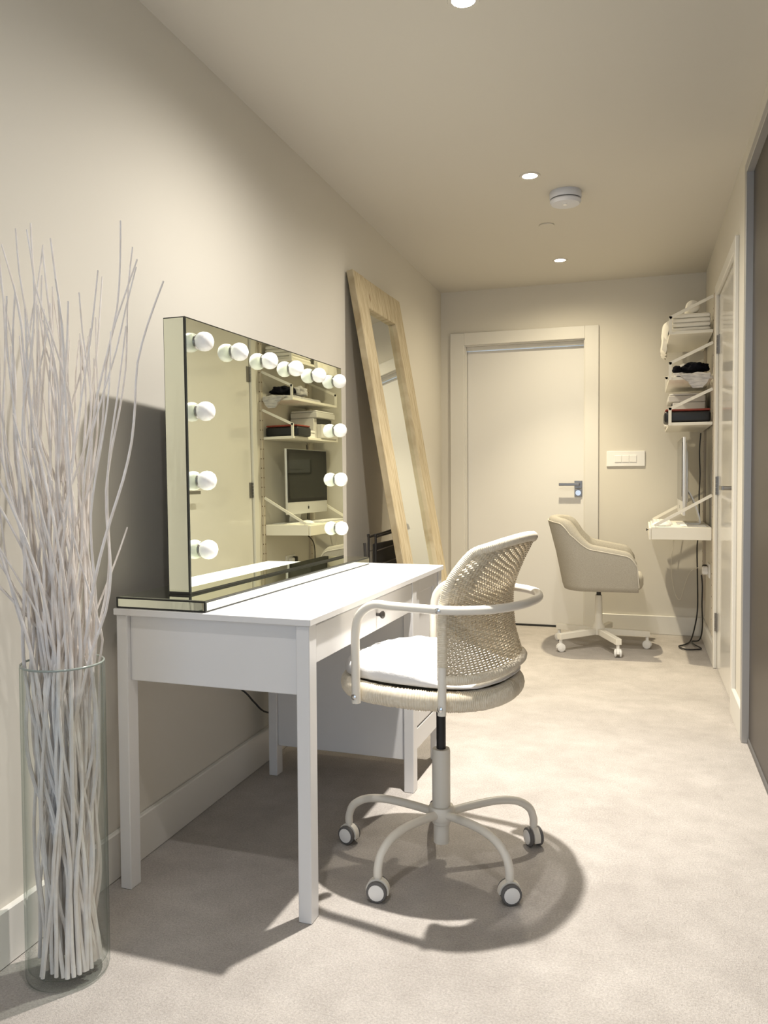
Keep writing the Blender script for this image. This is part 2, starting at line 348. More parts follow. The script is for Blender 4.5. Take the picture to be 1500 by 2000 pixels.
# plinth
box('plinth', -.172, .098, -.083, 1.098, 0, .0285, 'edge', vm, 0)
box('plinth_top_pane', -.167, .093, -.078, 1.093, .0285, .0297, 'mirror', vm, 0)
box('plinth_front_pane', .098, .0992, -.079, 1.094, .0045, .0245, 'mirror', vm, 0)
box('plinth_end_pane', -.166, .0935, -.0842, -.083, .0045, .0245, 'mirror', vm, 0)
tilt = .008
def V(name, x0, x1, y0, y1, z0, z1, material, parent, bev=0):
    o = box(name, x0, x1, y0, y1, z0, z1, material, parent, bev); 
    for v in o.data.vertices: v.co.x -= tilt*(v.co.z-.028)
    return o
HB, LB = .766, 1.075
vb = V('mirror_case', -.066, 0, 0, LB, .0300, HB, 'edge', vm)
V('front_pane', 0, .0012, .0045, LB-.0035, .036, HB-.0035, 'mirror', vm)
V('side_pane', -.064, -.004, -.0012, 0, .037, HB-.003, 'mirror', vm); V('side_pane', -.064, -.004, LB, LB+.0012, .037, HB-.003, 'mirror', vm)
pos = [(.057+.189*i, .707) for i in range(6)]+[(.057, .707-.187*i) for i in (1, 2, 3)]+[(1.002, .707-.187*i) for i in (1, 2, 3)]
for (y, z) in pos:
    x = -tilt*(z-.028)+.0012
    o = lathe('bulb', [(.0185, 0), (.0225, .004), (.0255, .011), (.0264, .019), (.0250, .028), (.0205, .036), (.0125, .0415), (.001, .0435)], 'bulb', vm, 22, (x+.003, y, z), True, (1, 0, 0), 60)
    lathe('bulb_collar', [(.0195, 0), (.0200, .002), (.0185, .004)], 'nickel', o, 20, (x, y, z), True, (1, 0, 0))
for y in (.16, .915):
    bm = bmesh.new(); q = [(-.066, .028)]+[(-.066-.085*math.cos(a*PI/16), .028+.085*math.sin(a*PI/16)) for a in range(0, 9)]
    a_ = [bm.verts.new((x, y-.006, z)) for x, z in q]; c_ = [bm.verts.new((x, y+.006, z)) for x, z in q]
    bm.faces.new(a_); bm.faces.new(c_[::-1])
    for i in range(len(q)): bm.faces.new((a_[i], c_[i], c_[(i+1) % len(q)], a_[(i+1) % len(q)]))
    from_bm('back_bracket', bm, 'white', vm)
tag(tube('power_cable', spline([(.045, 2.10, .62), (.05, 2.30, .45), (.052, 2.48, .345), (.05, 2.56, .285), (.05, 2.66, .22), (.045, 2.9, .15)], 6), .0035, 'black'), 'black power cable drooping along the wall under the white desk', 'cable')

# ------------------------------------------------------------------ leaning mirror
lm = thing('floor_mirror', 'tall pale wooden framed mirror leaning against the wall behind the desk', 'mirror')
T0 = Vector((.0225, 3.706, 2.1137)); GA = -.008; E_ = Vector((-math.sin(GA), math.cos(GA), 0)); Wv = Vector((0, 0, math.cos(.1741)))-Vector((math.cos(GA), math.sin(GA), 0))*math.sin(.1741); Nv = E_.cross(Wv).normalized()
LN = 2.1137/.98488-.004; T0b = T0-Wv*(LN)
LMm = Matrix((Nv, E_, Wv)).transposed().to_4x4(); LMm.translation = T0b; lm.matrix_world = LMm
TH = .036; WD, SA, RA = .772, .158, .162
box('stile', -TH, 0, 0, SA, 0, LN, 'wood', lm, .003); box('stile', -TH, 0, WD-SA, WD, 0, LN, 'wood', lm, .003)
box('rail', -TH, -.0015, SA+.0005, WD-SA-.0005, LN-RA, LN-.001, 'wood', lm, .003); box('rail', -TH, -.0015, SA+.0005, WD-SA-.0005, 0, RA, 'wood', lm, .003)
box('mirror_pane', -.032, -.024, SA-.01, WD-SA+.01, RA-.01, LN-RA+.01, 'mirror2', lm, 0)
box('back_board', -TH-.004, -.033, .02, WD-.02, .02, LN-.02, 'wood', lm, 0)

# ------------------------------------------------------------------ folded airer behind the mirror
ar = thing('folded_airer', 'dark folded drying rack tucked between the wall and the leaning mirror', 'drying rack', (.085, 3.735, 0), R(-3))
for x, y0, y1 in ((0, 0, .40), (.030, .02, .42)):
    tube('frame', spline([(x, y0, .005), (x, y0, .40), (x, y0, .775), (x, y0+.012, .795), (x, (y0+y1)/2, .803), (x, y1-.012, .811), (x, y1, .79), (x, y1, .4), (x, y1, .005)], 6), .0065, 'rack', ar, 8)
    for k in range(8): tube('wire', [(x, y0, .20+.075*k), (x, y1, .215+.075*k)], .0028, 'wire', ar, 6)
box('folded_panel', .008, .022, .03, .40, .10, .76, 'rack', ar, .003)
tag(tube('broom_handle', spline([(.17, 3.60, .010), (.13, 3.61, .45), (.10, 3.63, .775)], 4), .008, 'rack', None, 8), 'thin black pole leaning on the wall next to the folded drying rack', 'pole')

# ------------------------------------------------------------------ casters
def caster(parent, ang, r, zr, wr, hub, az, name='caster', hood='cream', tyre='rubber'):
    """twin wheel caster; az = direction of the wheel axle"""
    c = Vector((r*math.cos(ang), r*math.sin(ang), wr+.001)); A = Vector((math.cos(az), math.sin(az), 0)); F = Vector((0, 0, 1)).cross(A)
    bm = bmesh.new()
    # hood: partial drum over the wheels
    n = 14; rr = wr*1.12; sec = []
    for s in (-1, 1):
        ring = []
        for k in range(n+1):
            a = R(-20)+k*R(205)/n; ring.append(bm.verts.new(c+A*s*wr*.34+(F*math.cos(a)+Vector((0, 0, 1))*math.sin(a))*rr))
        ring.append(bm.verts.new(c+A*s*wr*.34+F*(-.2*wr))); sec.append(ring)
    L = len(sec[0])
    bm.faces.new(sec[0]); bm.faces.new(sec[1][::-1])
    for k in range(L): bm.faces.new((sec[0][k], sec[1][k], sec[1][(k+1) % L], sec[0][(k+1) % L]))
    add_tube(bm, [c+Vector((0, 0, wr*.9)), Vector((c.x, c.y, zr))], .010, 10)
    o = from_bm(name, bm, hood, parent, 40)
    for s in (-1, 1):
        w = lathe('wheel', [(wr*.62, 0), (wr*.97, .001), (wr, .004), (wr, wr*.36), (wr*.93, wr*.42), (wr*.66, wr*.42)], tyre, o, 22, c+A*s*wr*.36, True, A*s)
        lathe('hub_cap', [(wr*.76, 0), (wr*.76, .002), (wr*.4, .004), (.001, .0045)], hub, o, 18, c+A*s*wr*.78, True, A*s)
    return o

# ------------------------------------------------------------------ wicker swivel chair
wc = thing('wicker_chair', 'cream rattan swivel armchair with tube arms pulled up to the white desk', 'chair', (.832, 2.185, 0), R(-11))
a0 = R(33+11)
for k in range(5):
    a = a0+k*2*PI/5; c, s = math.cos(a), math.sin(a)
    p = spline([(c*q, s*q, z) for q, z in ((.02, .132), (.09, .142), (.17, .148), (.232, .140), (.272, .116), (.286, .085), (.287, .062))], 5)
    tube('base_arm', p, .0118, 'cream', wc, 10)
    box_o = caster(wc, a, .287, .075, .027, 'white', R(-100)+(k*.35-.6))
lathe('column', [(.022, .048), (.0225, .05), (.0225, .10), (.026, .104), (.026, .312), (.024, .318), (.016, .318)], 'cream', wc, 24)
lathe('hub', [(.034, .116), (.036, .119), (.036, .150), (.034, .154)], 'cream', wc, 24)
lathe('gas_lift', [(.0135, .30), (.0135, .49)], 'black', wc, 18)
lathe('mechanism', [(.03, .46), (.085, .475), (.085, .49), (.03, .495)], 'black', wc, 20)
# seat ring and woven pan
SA_, SB_ = .252, .232
NB = 720; bm = bmesh.new(); rings = []
for k in range(NB):
    ox, oy = superell(SA_-.02, SB_-.02, 2.5, k, NB); t = 2*PI*k/NB; ln = math.hypot(ox, oy); nx, ny = ox/ln, oy/ln
    w = 1+.055*math.cos(2*PI*k/3)+.06*noise.noise((k*.21, 1.3, 0)); ring = []
    for j in range(12):
        b_ = 2*PI*j/12; rr = .020*w*math.cos(b_); zz = .0270*w*math.sin(b_)
        ring.append(bm.verts.new((ox+nx*rr-.026, oy+ny*rr, .512+zz)))
    rings.append(ring)
for k in range(NB):
    A_, B_ = rings[k], rings[(k+1) % NB]
    for j in range(12): bm.faces.new((A_[j], A_[(j+1) % 12], B_[(j+1) % 12], B_[j]))
from_bm('seat_ring', bm, 'wrap', wc, 60)
bm = bmesh.new(); N_ = 64; prev = None
for i, f in enumerate((.02, .3, .6, .85, 1)):
    ring = [bm.verts.new((superell(SA_-.025, SB_-.025, 2.5, k, N_)[0]*f-.026, superell(SA_-.025, SB_-.025, 2.5, k, N_)[1]*f, .520-.010*(1-f*f))) for k in range(N_)]
    if prev:
        for k in range(N_): bm.faces.new((prev[k], prev[(k+1) % N_], ring[(k+1) % N_], ring[k]))
    else: bm.faces.new(ring)
    prev = ring
from_bm('seat_pan', bm, 'wicker', wc, 60)
# backrest surface
ZP = [.576, .60, .65, .72, .77, .84, .905]
PXB = [.212, .200, .178, .168, .176, .212, .254]; PXR = [.108, .108, .108, .108, .110, .126, .160]; PYH = [.224, .224, .224, .224, .222, .208, .160]
def lerp(P, z):
    for i in range(len(ZP)-1):
        if z <= ZP[i+1] or i == len(ZP)-2:
            t = (z-ZP[i])/(ZP[i+1]-ZP[i]); t = max(0, min(1, t)); p0 = P[max(0, i-1)]; p1 = P[i]; p2 = P[i+1]; p3 = P[min(len(P)-1, i+2)]
            return .5*(2*p1+(p2-p0)*t+(2*p0-5*p1+4*p2-p3)*t*t+(3*p1-p0-3*p2+p3)*t**3)
def back(t, z):
    a = t*PI/2; c = max(0, math.cos(a))**.85
    xr, xb, yh = lerp(PXR, z), lerp(PXB, z), lerp(PYH, z)
    z += (z-.576)/.329*(.034*math.cos(a)-.010)
    return Vector((xr+(xb-xr)*c, yh*math.copysign(abs(math.sin(a))**.92, math.sin(a)), z))
def bnorm(t, z):
    e1 = back(t+.01, z)-back(t-.01, z); e2 = back(t, min(.905, z+.004))-back(t, max(.576, z-.004)); return e1.cross(e2).normalized()
def arc(z, n=60): return [back(-1+2*i/n, z) for i in range(n+1)]
rail = [back(-1, .576+(.905-.576)*i/24) for i in range(25)]+arc(.905, 48)[1:]+[back(1, .905-(.905-.576)*i/24) for i in range(1, 25)]
for _ in range(5): rail = [rail[0]]+[(rail[i-1]+rail[i]*2+rail[i+1])/4 for i in range(1, len(rail)-1)]+[rail[-1]]
wrapped('back_frame', rail, .0135, 'wrap', wc); wrapped('back_lower_rail', arc(.578), .0130, 'wrap', wc)
NS = 34; bm = bmesh.new()
for i in range(1, NS):
    t = -1+2*i/NS; add_tube(bm, [back(t, .578+.322*k/14) for k in range(15)], .0027, 5)
o = from_bm('back_stakes', bm, 'wicker', wc, 60); o['kind'] = 'stuff'
bm = bmesh.new(); NR = 56
for r_ in range(NR):
    z = .588+r_*(.312/NR); pts = []; n = NS*4
    for i in range(n+1):
        t = -1+2*i/n; ph = math.sin(PI*(i/4)+(PI if r_ % 2 else 0)+PI/2); zz = z+.0008*noise.noise((i*.3, r_*1.7, 2))
        pts.append(back(t, zz)+bnorm(max(-.98, min(.98, t)), zz)*.0032*ph)
    add_tube(bm, pts, .0026, 4, caps=False)
o = from_bm('back_weave', bm, 'wicker', wc, 60); o['kind'] = 'stuff'
# tube arms: one hoop round the back with posts to the seat ring
HZ = .757
half = [(-.138, -.238, .490), (-.138, -.240, .60), (-.136, -.242, .68), (-.122, -.243, .728), (-.080, -.244, .757), (-.02, -.244, HZ), (.08, -.244, HZ), (.15, -.233, HZ), (.217, -.18, HZ), (.258, -.09, HZ)]
hoop = spline(half+[(.268, 0, HZ)]+[(x, -y, z) for x, y, z in half[::-1]], 7)
tube('arm_hoop', hoop, .0118, 'cream', wc, 12)
for s in (-1, 1):
    tube('back_post', [(.112, s*.237, .490), (.112, s*.235, .56), (.110, s*.230, .61)], .0112, 'cream', wc, 10)
    for p in ((-.138, .251, .508), (.112, .249, .508), (.110, .256, HZ)):
        lathe('bolt', [(.0075, 0), (.0075, .003), (.004, .005), (.001, .0055)], 'chrome', wc, 12, (p[0], s*(p[1]-.002), p[2]), True, (0, s, 0))
# cushion (its own thing)
bm = bmesh.new(); prev = None; NK = 88; prof = [(.02, 1), (.35, .99), (.6, .95), (.78, .85), (.90, .66), (.97, .40), (1.0, 0), (1.0, -.35), (.99, -.62), (.97, -.8), (.5, -.8), (.02, -.8)]
for f, h in prof:
    ring = []
    for k in range(NK):
        x, y = superell(.232*f, .208*f, 3.0, k, NK)
        wz = .006*noise.noise((x*14, y*14, h*2))+.004*noise.noise((x*38, y*38, 3+h)); pk = 1+.020*noise.noise((x*16+4, y*16, 9))
        ring.append(bm.verts.new((x*pk-.024, y*pk, .5445+((h+.8)*.030+(wz if h > -.7 else 0)+(.012*(1-f) if h > 0 else 0))*(1-.70*max(0, min(1, (x-.01)/.12))))))
    if prev:
        for k in range(NK): bm.faces.new((prev[k], prev[(k+1) % NK], ring[(k+1) % NK], ring[k]))
    else: bm.faces.new(ring)
    prev = ring
bm.faces.new(prev[::-1])
cu = from_bm('seat_cushion', bm, 'cushion', None, 80); cu.location = (.832, 2.185, 0); cu.rotation_euler = (0, 0, R(-11))
tag(cu, 'plain white crumpled cotton cushion on the rattan chair', 'cushion')

# ------------------------------------------------------------------ upholstered swivel chair
uc = thing('tub_chair', 'oatmeal fabric tub swivel chair on a white five-arm base by the far door', 'chair', (1.118, 5.24, 0), R(2))
for k in range(5):
    a = R(5)+k*2*PI/5; M3 = Matrix.Rotation(a, 4, 'Z')
    bm = bmesh.new(); add_box(bm, .02, .312, -.018, .018, .085, .125, .002)
    for v in bm.verts:
        if v.co.x > .15: v.co.z -= .012; v.co.z = max(v.co.z, .078) 
    bmesh.ops.transform(bm, matrix=M3, verts=bm.verts); from_bm('base_arm', bm, 'shelfw', uc)
    caster(uc, a, .298, .088, .025, 'white', a+R(70), hood='white', tyre='white')
lathe('column', [(.040, .085), (.040, .13), (.030, .15), (.024, .17), (.022, .33), (.021, .335)], 'shelfw', uc, 22)
lathe('gas_lift', [(.014, .33), (.014, .385)], 'black', uc, 16)
lathe('mechanism', [(.10, .384), (.11, .392), (.11, .398)], 'black', uc, 20)
# shell: U shaped wall, chair faces +X
NU = 72; outer_b, outer_t, inner_t, inner_b = [], [], [], []
def upath(s, hw, xb, xf):             # s -1..1, from near tip round the back to the far tip
    a = s*PI/2*1.0; k = abs(s)
    if k > .5:
        t = (k-.5)/.5; x = xb+(xf-xb)*(.30+.70*t); y = hw*(1-.02*t)
    else:
        an = (k/.5)*PI/2; x = xb+(xf-xb)*.30*(1-math.cos(an)); y = hw*math.sin(an)**.8
    return x, math.copysign(y, s)
def top_h(s):
    k = abs(s)
    if k < .32: return .845-.012*(k/.32)**2
    if k < .66: t = (k-.32)/.34; t = t*t*(3-2*t); return .833+(.672-.833)*t
    t = (k-.66)/.34; return .672+(.628-.672)*t-.05*max(0, (t-.75)/.25)**2
bm = bmesh.new(); secs = []
for i in range(NU+1):
    s = -1+2*i/NU; h = top_h(s); k = abs(s); tip = max(0, (k-.86)/.14)
    sec = []
    bx, by = upath(s, .245, -.215, .235); tx, ty = upath(s, .285, -.315 if k < .5 else -.30, .225); ix, iy = upath(s, .225, -.235, .215); jx, jy = upath(s, .205, -.15, .245)
    zb = .388
    for (f, fx, fy, z) in ((0, bx, by, zb), (.04, bx+(tx-bx)*.1, by+(ty-by)*.25, zb+.03), (.5, bx+(tx-bx)*.5, by+(ty-by)*.75, zb+(h-zb)*.5), (.9, tx, ty, h-.035),
                           (1, tx+(ix-tx)*.15, ty+(iy-ty)*.15, h-.008), (1.1, tx+(ix-tx)*.5, ty+(iy-ty)*.5, h), (1.2, ix+(tx-ix)*.1, iy+(ty-iy)*.1, h-.012), (1.3, ix, iy, h-.05), (1.6, (ix+jx)/2, (iy+jy)/2, (h+.45)/2), (2, jx, jy, .45)):
        sec.append(bm.verts.new((fx, fy, z)))
    secs.append(sec)
for A_, B_ in zip(secs, secs[1:]):
    for j in range(len(A_)-1): bm.faces.new((A_[j], B_[j], B_[j+1], A_[j+1]))
bm.faces.new(secs[0]); bm.faces.new(secs[-1][::-1])
bm.faces.new([s[0] for s in secs])
sh = from_bm('shell', bm, 'fabric', uc, 75)
pip = []
for i in range(NU+1):
    s = -1+2*i/NU; h = top_h(s); k = abs(s); tx, ty = upath(s, .285, -.315 if k < .5 else -.30, .225); pip.append(Vector((tx, ty*1.004, h-.028)))
tube('piping', [Vector((pip[0].x+.012, pip[0].y*.93, .42))]+pip+[Vector((pip[-1].x+.012, pip[-1].y*.93, .42))], .0035, 'fabric_lit', sh, 6)
bm = bmesh.new(); prev = None
for f, h in ((.02, 1), (.5, 1), (.85, .93), (.96, .7), (1, .2), (1, -.6), (.95, -1), (.02, -1)):
    ring = []
    for k in range(56):
        x, y = superell(.225*f, .205*f, 3.2, k, 56); ring.append(bm.verts.new((x+.045, y, .445+h*.052)))
    if prev:
        for k in range(56): bm.faces.new((prev[k], prev[(k+1) % 56], ring[(k+1) % 56], ring[k]))
    else: bm.faces.new(ring)
    prev = ring
bm.faces.new(prev[::-1]); from_bm('seat', bm, 'fabric_lit', uc, 75)

# ------------------------------------------------------------------ wall shelving
UY = (4.965, 5.695); UT, UB = 2.135, .16
for i, y in enumerate(UY):
    u = thing('shelf_upright', ('slotted white wall rail nearest the glossy door hinges', 'slotted white wall rail in the corner next to the far wall')[i], 'shelf rail', (W, y, 0), 0)
    box('rail', -.018, -.0005, -.014, .014, UB, UT, 'rail', u, .0015)
    n = 30
    for k in range(n):
        z = UB+.03+k*(UT-UB-.05)/(n-1)
        lathe('peg_hole', [(.0045, 0), (.0045, .0012)], 'hole', u, 8, (-.0178, 0, z), True, (-1, 0, 0))
        if i == 0: lathe('peg_hole', [(.004, 0), (.004, .0012)], 'hole', u, 8, (-.009, -.0138, z), True, (0, -1, 0))
def bracket(parent, pts, y):
    bm = bmesh.new()
    for (x0, z0), (x1, z1) in zip(pts, pts[1:]):
        d = Vector((x1-x0, 0, z1-z0)); L = d.length; d.normalize(); nn = Vector((-d.z, 0, d.x))*.0085
        t = bmesh.new(); vs_ = []
        for q in (Vector((x0, 0, z0))-d*(.003 if (x0, z0) == pts[0] else .0065), Vector((x1, 0, z1))+d*(.003 if (x1, z1) == pts[-1] else .0065)):
            for s, yy in ((-1, -.004), (1, -.004), (1, .004), (-1, .004)): vs_.append(t.verts.new(q+nn*s+Vector((0, y+yy, 0))))
        for f in ((0,1,2,3),(7,6,5,4),(0,4,5,1),(1,5,6,2),(2,6,7,3),(3,7,4,0)): t.faces.new([vs_[j] for j in f])
        me = bpy.data.meshes.new('t'); t.to_mesh(me); t.free(); bm.from_mesh(me); bpy.data.meshes.remove(me)
    return from_bm('bracket', bm, 'shelfw', parent, None)
SX = 1.525
for z, lab in ((1.915, 'top white wall shelf carrying the folded towels'), (1.650, 'white wall shelf carrying crumpled clothes below the towels'), (1.385, 'white wall shelf carrying the printer and a black box')):
    s = thing('wall_shelf', lab, 'shelf', (0, 0, z), 0, 'shelves on the wall rails')
    box('shelf_board', SX, W-.019, UY[0]+.006, UY[1]-.006, 0, .018, 'shelfw', s, .002)
    for y in UY: bracket(s, [(W-.022, .205), (SX+.006, .098), (SX+.006, .004)], y)
ws = thing('wall_desk', 'white wall-hung desk shelf with a shallow drawer carrying the computer', 'wall desk', (0, 0, .715))
DXF = 1.432
box('desk_body', DXF, W-.019, UY[0]+.006, UY[1]-.006, 0, .075, 'shelfw', ws, .002)
df = box('drawer_front', DXF-.014, DXF-.001, UY[0]+.012, UY[1]-.012, -.002, .068, 'shelfw', ws, .002)
lathe('knob', [(.004, 0), (.004, .008), (.008, .010), (.008, .014)], 'knob', df, 12, (DXF-.014, (UY[0]+UY[1])/2, .036), True, (-1, 0, 0))
for y in UY: bracket(ws, [(W-.022, .262), (DXF+.02, .084)], y)

# ------------------------------------------------------------------ things on the shelves
def slab(name, x0, x1, y0, y1, z0, z1, material, bev, seed, amp=.004):
    bm = bmesh.new(); add_box(bm, x0, x1, y0, y1, z0, z1, bev, 3); bmesh.ops.subdivide_edges(bm, edges=[e_ for e_ in bm.edges if e_.calc_length() > .05], cuts=5, use_grid_fill=True)
    for v in bm.verts:
        n_ = noise.noise_vector((v.co.x*13+seed, v.co.y*13, v.co.z*13)); v.co += Vector((n_.x, n_.y, n_.z*.5 if v.co.z > z0+.004 else 0))*amp
    return from_bm(name, bm, material, None, 60)
tz = 1.9335
def towel(i, x0, x1, y0, y1, z0, z1, lab): tag(slab('folded_towel', x0, x1, y0, y1, z0, z1, 'towel', min(.012, (z1-z0)*.45), i*3.1, .003), lab, 'towel', 'folded towels')
for i in range(4): towel(i, 1.535, 1.752, 5.00, 5.29, tz+i*.0265+.0005, tz+i*.0265+.0255, ['lowest white folded towel of the stack on the top shelf', 'second white folded towel from the bottom of the stack', 'third white folded towel from the bottom of the stack', 'uppermost flat white folded towel of the stack'][i])
# rolled towel on the stack
bm = bmesh.new(); q = [(0, .001), (.002, .03), (.02, .038), (.20, .036), (.24, .03), (.242, .001)]
add_lathe(bm, [(r_, z) for z, r_ in q], 20); bmesh.ops.transform(bm, matrix=Matrix.Translation((1.655, 5.015, tz+.147)) @ Matrix.Rotation(-PI/2, 4, 'X'), verts=bm.verts)
for v in bm.verts: v.co += noise.noise_vector(v.co*18)*.003
tag(from_bm('rolled_towel', bm, 'towel', None, 70), 'white towel rolled up on top of the towel stack', 'towel')
# draped towel at the far end, hanging over the front edge
bm = bmesh.new(); g0 = []; NXs, NYs = 26, 14
prof = [(1.752, tz+.120), (1.70, tz+.128), (1.62, tz+.124), (1.56, tz+.118), (1.525, tz+.105), (1.512, tz+.06), (1.512, tz+.01), (1.508, tz-.03), (1.507, tz-.062)]
pp = spline([(x, 0, z) for x, z in prof], 3); NXs = len(pp)
th = .0
for side in (0, 1):
    for i, p in enumerate(pp):
        row = []
        for j in range(NYs+1):
            y = 5.32+.34*j/NYs; w = .007*math.sin(j*1.3+i*.15)+.006*noise.noise((i*.25, j*.4, side))
            base = Vector((p.x-(.012 if side == 0 else -.012 if i > 9 else 0)+w*(1 if i > 9 else .2), y, p.z+(.012 if side == 0 else (-.012 if i > 9 else -(p.z-tz)+.001))+(w if i <= 9 else 0)*(1 if side == 0 else 0)))
            row.append(bm.verts.new(base))
        g0.append(row)
n = len(pp)
for s in (0, 1):
    for i in range(n-1):
        for j in range(NYs): bm.faces.new((g0[s*n+i][j], g0[s*n+i+1][j], g0[s*n+i+1][j+1], g0[s*n+i][j+1]))
for i in range(n-1):
    for j in (0, NYs): bm.faces.new((g0[i][j], g0[i+1][j], g0[n+i+1][j], g0[n+i][j]))
for i in (0, n-1):
    for j in range(NYs): bm.faces.new((g0[i][j], g0[i][j+1], g0[n+i][j+1], g0[n+i][j]))
tag(from_bm('draped_towel', bm, 'towel', None, 70), 'thick white towel draped over the front edge of the top shelf', 'towel')

def lump(name, c, rx, ry, rz, material, seed, amp=.35, lab='', group=None, flat=None):
    bm = bmesh.new(); bmesh.ops.create_icosphere(bm, subdivisions=4, radius=1)
    for v in bm.verts:
        p = v.co.copy(); d = 1+amp*(noise.noise(p*1.8+Vector((seed, 0, 0)))+.6*noise.noise(p*4.2+Vector((seed, 3, 0))))
        x, y, z = p.x*rx*d, p.y*ry*d, p.z*rz*d
        if z < -rz*.55: z = -rz*.55
        if flat and c[0]+x > flat: x = flat-c[0]
        v.co = Vector((x, y, z+rz*.55))+Vector(c)
    return tag(from_bm(name, bm, material, None, 80), lab, 'clothing', group)
cz = 1.6685
# garments
def cloth(name, path, material, seed, lab, th=.009, NJ=12):
    q = spline([(y, z, 0) for y, z, _, _ in path], 4); w = spline([(a_, b_, 0) for _, _, a_, b_ in path], 4); n = len(q); bm = bmesh.new(); G = []
    for side in (0, 1):
        for i in range(n):
            d = (q[min(n-1, i+1)]-q[max(0, i-1)]).normalized(); nn = Vector((-d.y, d.x)); row = []
            for j in range(NJ+1):
                x = w[i].x+(w[i].y-w[i].x)*j/NJ; f = noise.noise((x*30+seed, i*.35, seed)); f2 = noise.noise((x*60+seed, i*.7, seed+4))
                o_ = (th+.013*max(0, f)+.006*max(0, f2)) if side == 0 else 0
                row.append(bm.verts.new((x+.006*f2, q[i].x+nn.x*o_, q[i].y+nn.y*o_)))
            G.append(row)
    for s_ in (0, 1):
        for i in range(n-1):
            for j in range(NJ): bm.faces.new((G[s_*n+i][j], G[s_*n+i+1][j], G[s_*n+i+1][j+1], G[s_*n+i][j+1]))
    for i in range(n-1):
        for j in (0, NJ): bm.faces.new((G[i][j], G[i+1][j], G[n+i+1][j], G[n+i][j]))
    for i in (0, n-1):
        for j in range(NJ): bm.faces.new((G[i][j], G[i][j+1], G[n+i][j+1], G[n+i][j]))
    return tag(from_bm(name, bm, material, None, 80), lab, 'clothing', 'clothes on the shelf')
cloth('folded_shirt', [(4.958, cz-.070, 1.655, 1.705), (4.957, cz-.035, 1.625, 1.735), (4.958, cz-.006, 1.595, 1.745), (4.966, cz+.0025, 1.58, 1.75), (4.985, cz+.002, 1.56, 1.75), (5.10, cz+.001, 1.545, 1.75), (5.30, cz+.001, 1.545, 1.75), (5.46, cz+.001, 1.55, 1.74)], 'garment_grey', 2, 'grey and white garment spread under the black one and hanging off the shelf end', .012)
lump('black_garment', (1.672, 5.10, cz+.040), .074, .095, .036, 'garment_black', 4, .30, 'crumpled black garment heaped on the grey clothes', 'clothes on the shelf', 1.757)
lump('black_sock_ball', (1.572, 5.055, cz+.035), .026, .030, .026, 'garment_black', 9, .18, 'small balled black garment at the front of the clothes shelf', 'clothes on the shelf')
lump('grey_garment', (1.625, 5.27, cz+.040), .060, .062, .044, 'garment_grey', 6, .35, 'crumpled light grey garment behind the black one on the clothes shelf', 'clothes on the shelf')
# printer, paper and black box on the third shelf
pz = 1.4035
pr = thing('printer', 'white box printer with a dark paper slot on the third shelf', 'printer', (1.53, 5.36, pz))
bm = bmesh.new(); add_box(bm, .03, .222, 0, .318, 0, .15, .004); from_bm('body', bm, 'printer', pr)
box('front_tray', -.015, .03, .045, .318, 0, .105, 'printer', pr, .006); box('paper_slot', .026, .031, .05, .300, .108, .146, 'black', pr, 0)
box('scanner_lid', .002, .222, 0, .318, .152, .192, 'printer', pr, .005); box('lid_top', .010, .218, .008, .31, .194, .206, 'white', pr, .004)
tag(box('paper_stack', 1.545, 1.74, 5.215, 5.345, pz, pz+.035, 'paper', None, .002), 'thick stack of white paper between the black box and the printer', 'paper')
tag(box('paper_sheets', 1.540, 1.735, 5.21, 5.34, pz+.0355, pz+.052, 'paper', None, .002), 'thin white paper pile on top of the paper stack', 'paper')
bb = thing('black_box', 'flat glossy black box with a red lid on the third shelf', 'box', (1.50, 4.985, pz))
bm = bmesh.new(); add_box(bm, 0, .255, 0, .21, 0, .066, .014, 3); from_bm('body', bm, 'blackbox', bb); box('lid', .006, .252, .005, .205, .067, .079, 'redlid', bb, .004)

# computer
iz = .7905
im = thing('desktop_computer', 'silver all-in-one desktop computer with a black screen on the wall desk', 'computer', (1.600, 5.005, iz))
bm = bmesh.new(); add_box(bm, .004, .022, 0, .65, .066, .53, .004, 2)
# swollen back
from_bm('case', bm, 'silver', im)
bm = bmesh.new(); add_box(bm, .022, .030, .03, .62, .09, .50, .006, 2); add_box(bm, .030, .042, .10, .55, .14, .45, .008, 2); from_bm('rear_shell', bm, 'silver', im)
box('screen_border', .002, .0045, .004, .646, .152, .526, 'bezel', im, 0); box('screen', .0012, .0021, .030, .620, .178, .500, 'screen', im, 0)
# emblem on the chin: bitten fruit with a leaf
bm = bmesh.new(); cy_, cz_ = .325, .108; pts = []
for k in range(28):
    a = 2*PI*k/28; r_ = .0125*(1-.13*math.cos(a-PI/2)**8-.06*math.cos(a+PI/2)**8); pts.append((math.cos(a)*r_, math.sin(a)*r_*1.05))
pts = [(y if math.hypot(y+.0145, z-.001) > .0062 else -.0145+.0062*(y+.0145)/max(1e-6, math.hypot(y+.0145, z-.001)), z) for y, z in pts]
vsl = [bm.verts.new((.0034, cy_+y, cz_+z)) for y, z in pts]; bm.faces.new(vsl)
vsl = [bm.verts.new((.0034, cy_+y, cz_+z)) for y, z in ((-.0005, .0145), (-.0045, .0165), (-.006, .021), (-.0015, .019))]; bm.faces.new(vsl)
from_bm('emblem', bm, 'ink_gap', im, None)
bm = bmesh.new(); st = spline([(.045, 0, .22), (.075, 0, .16), (.105, 0, .08), (.118, 0, .02), (.112, 0, .006), (.08, 0, .004), (-.015, 0, .004)], 6)
pr_ = None
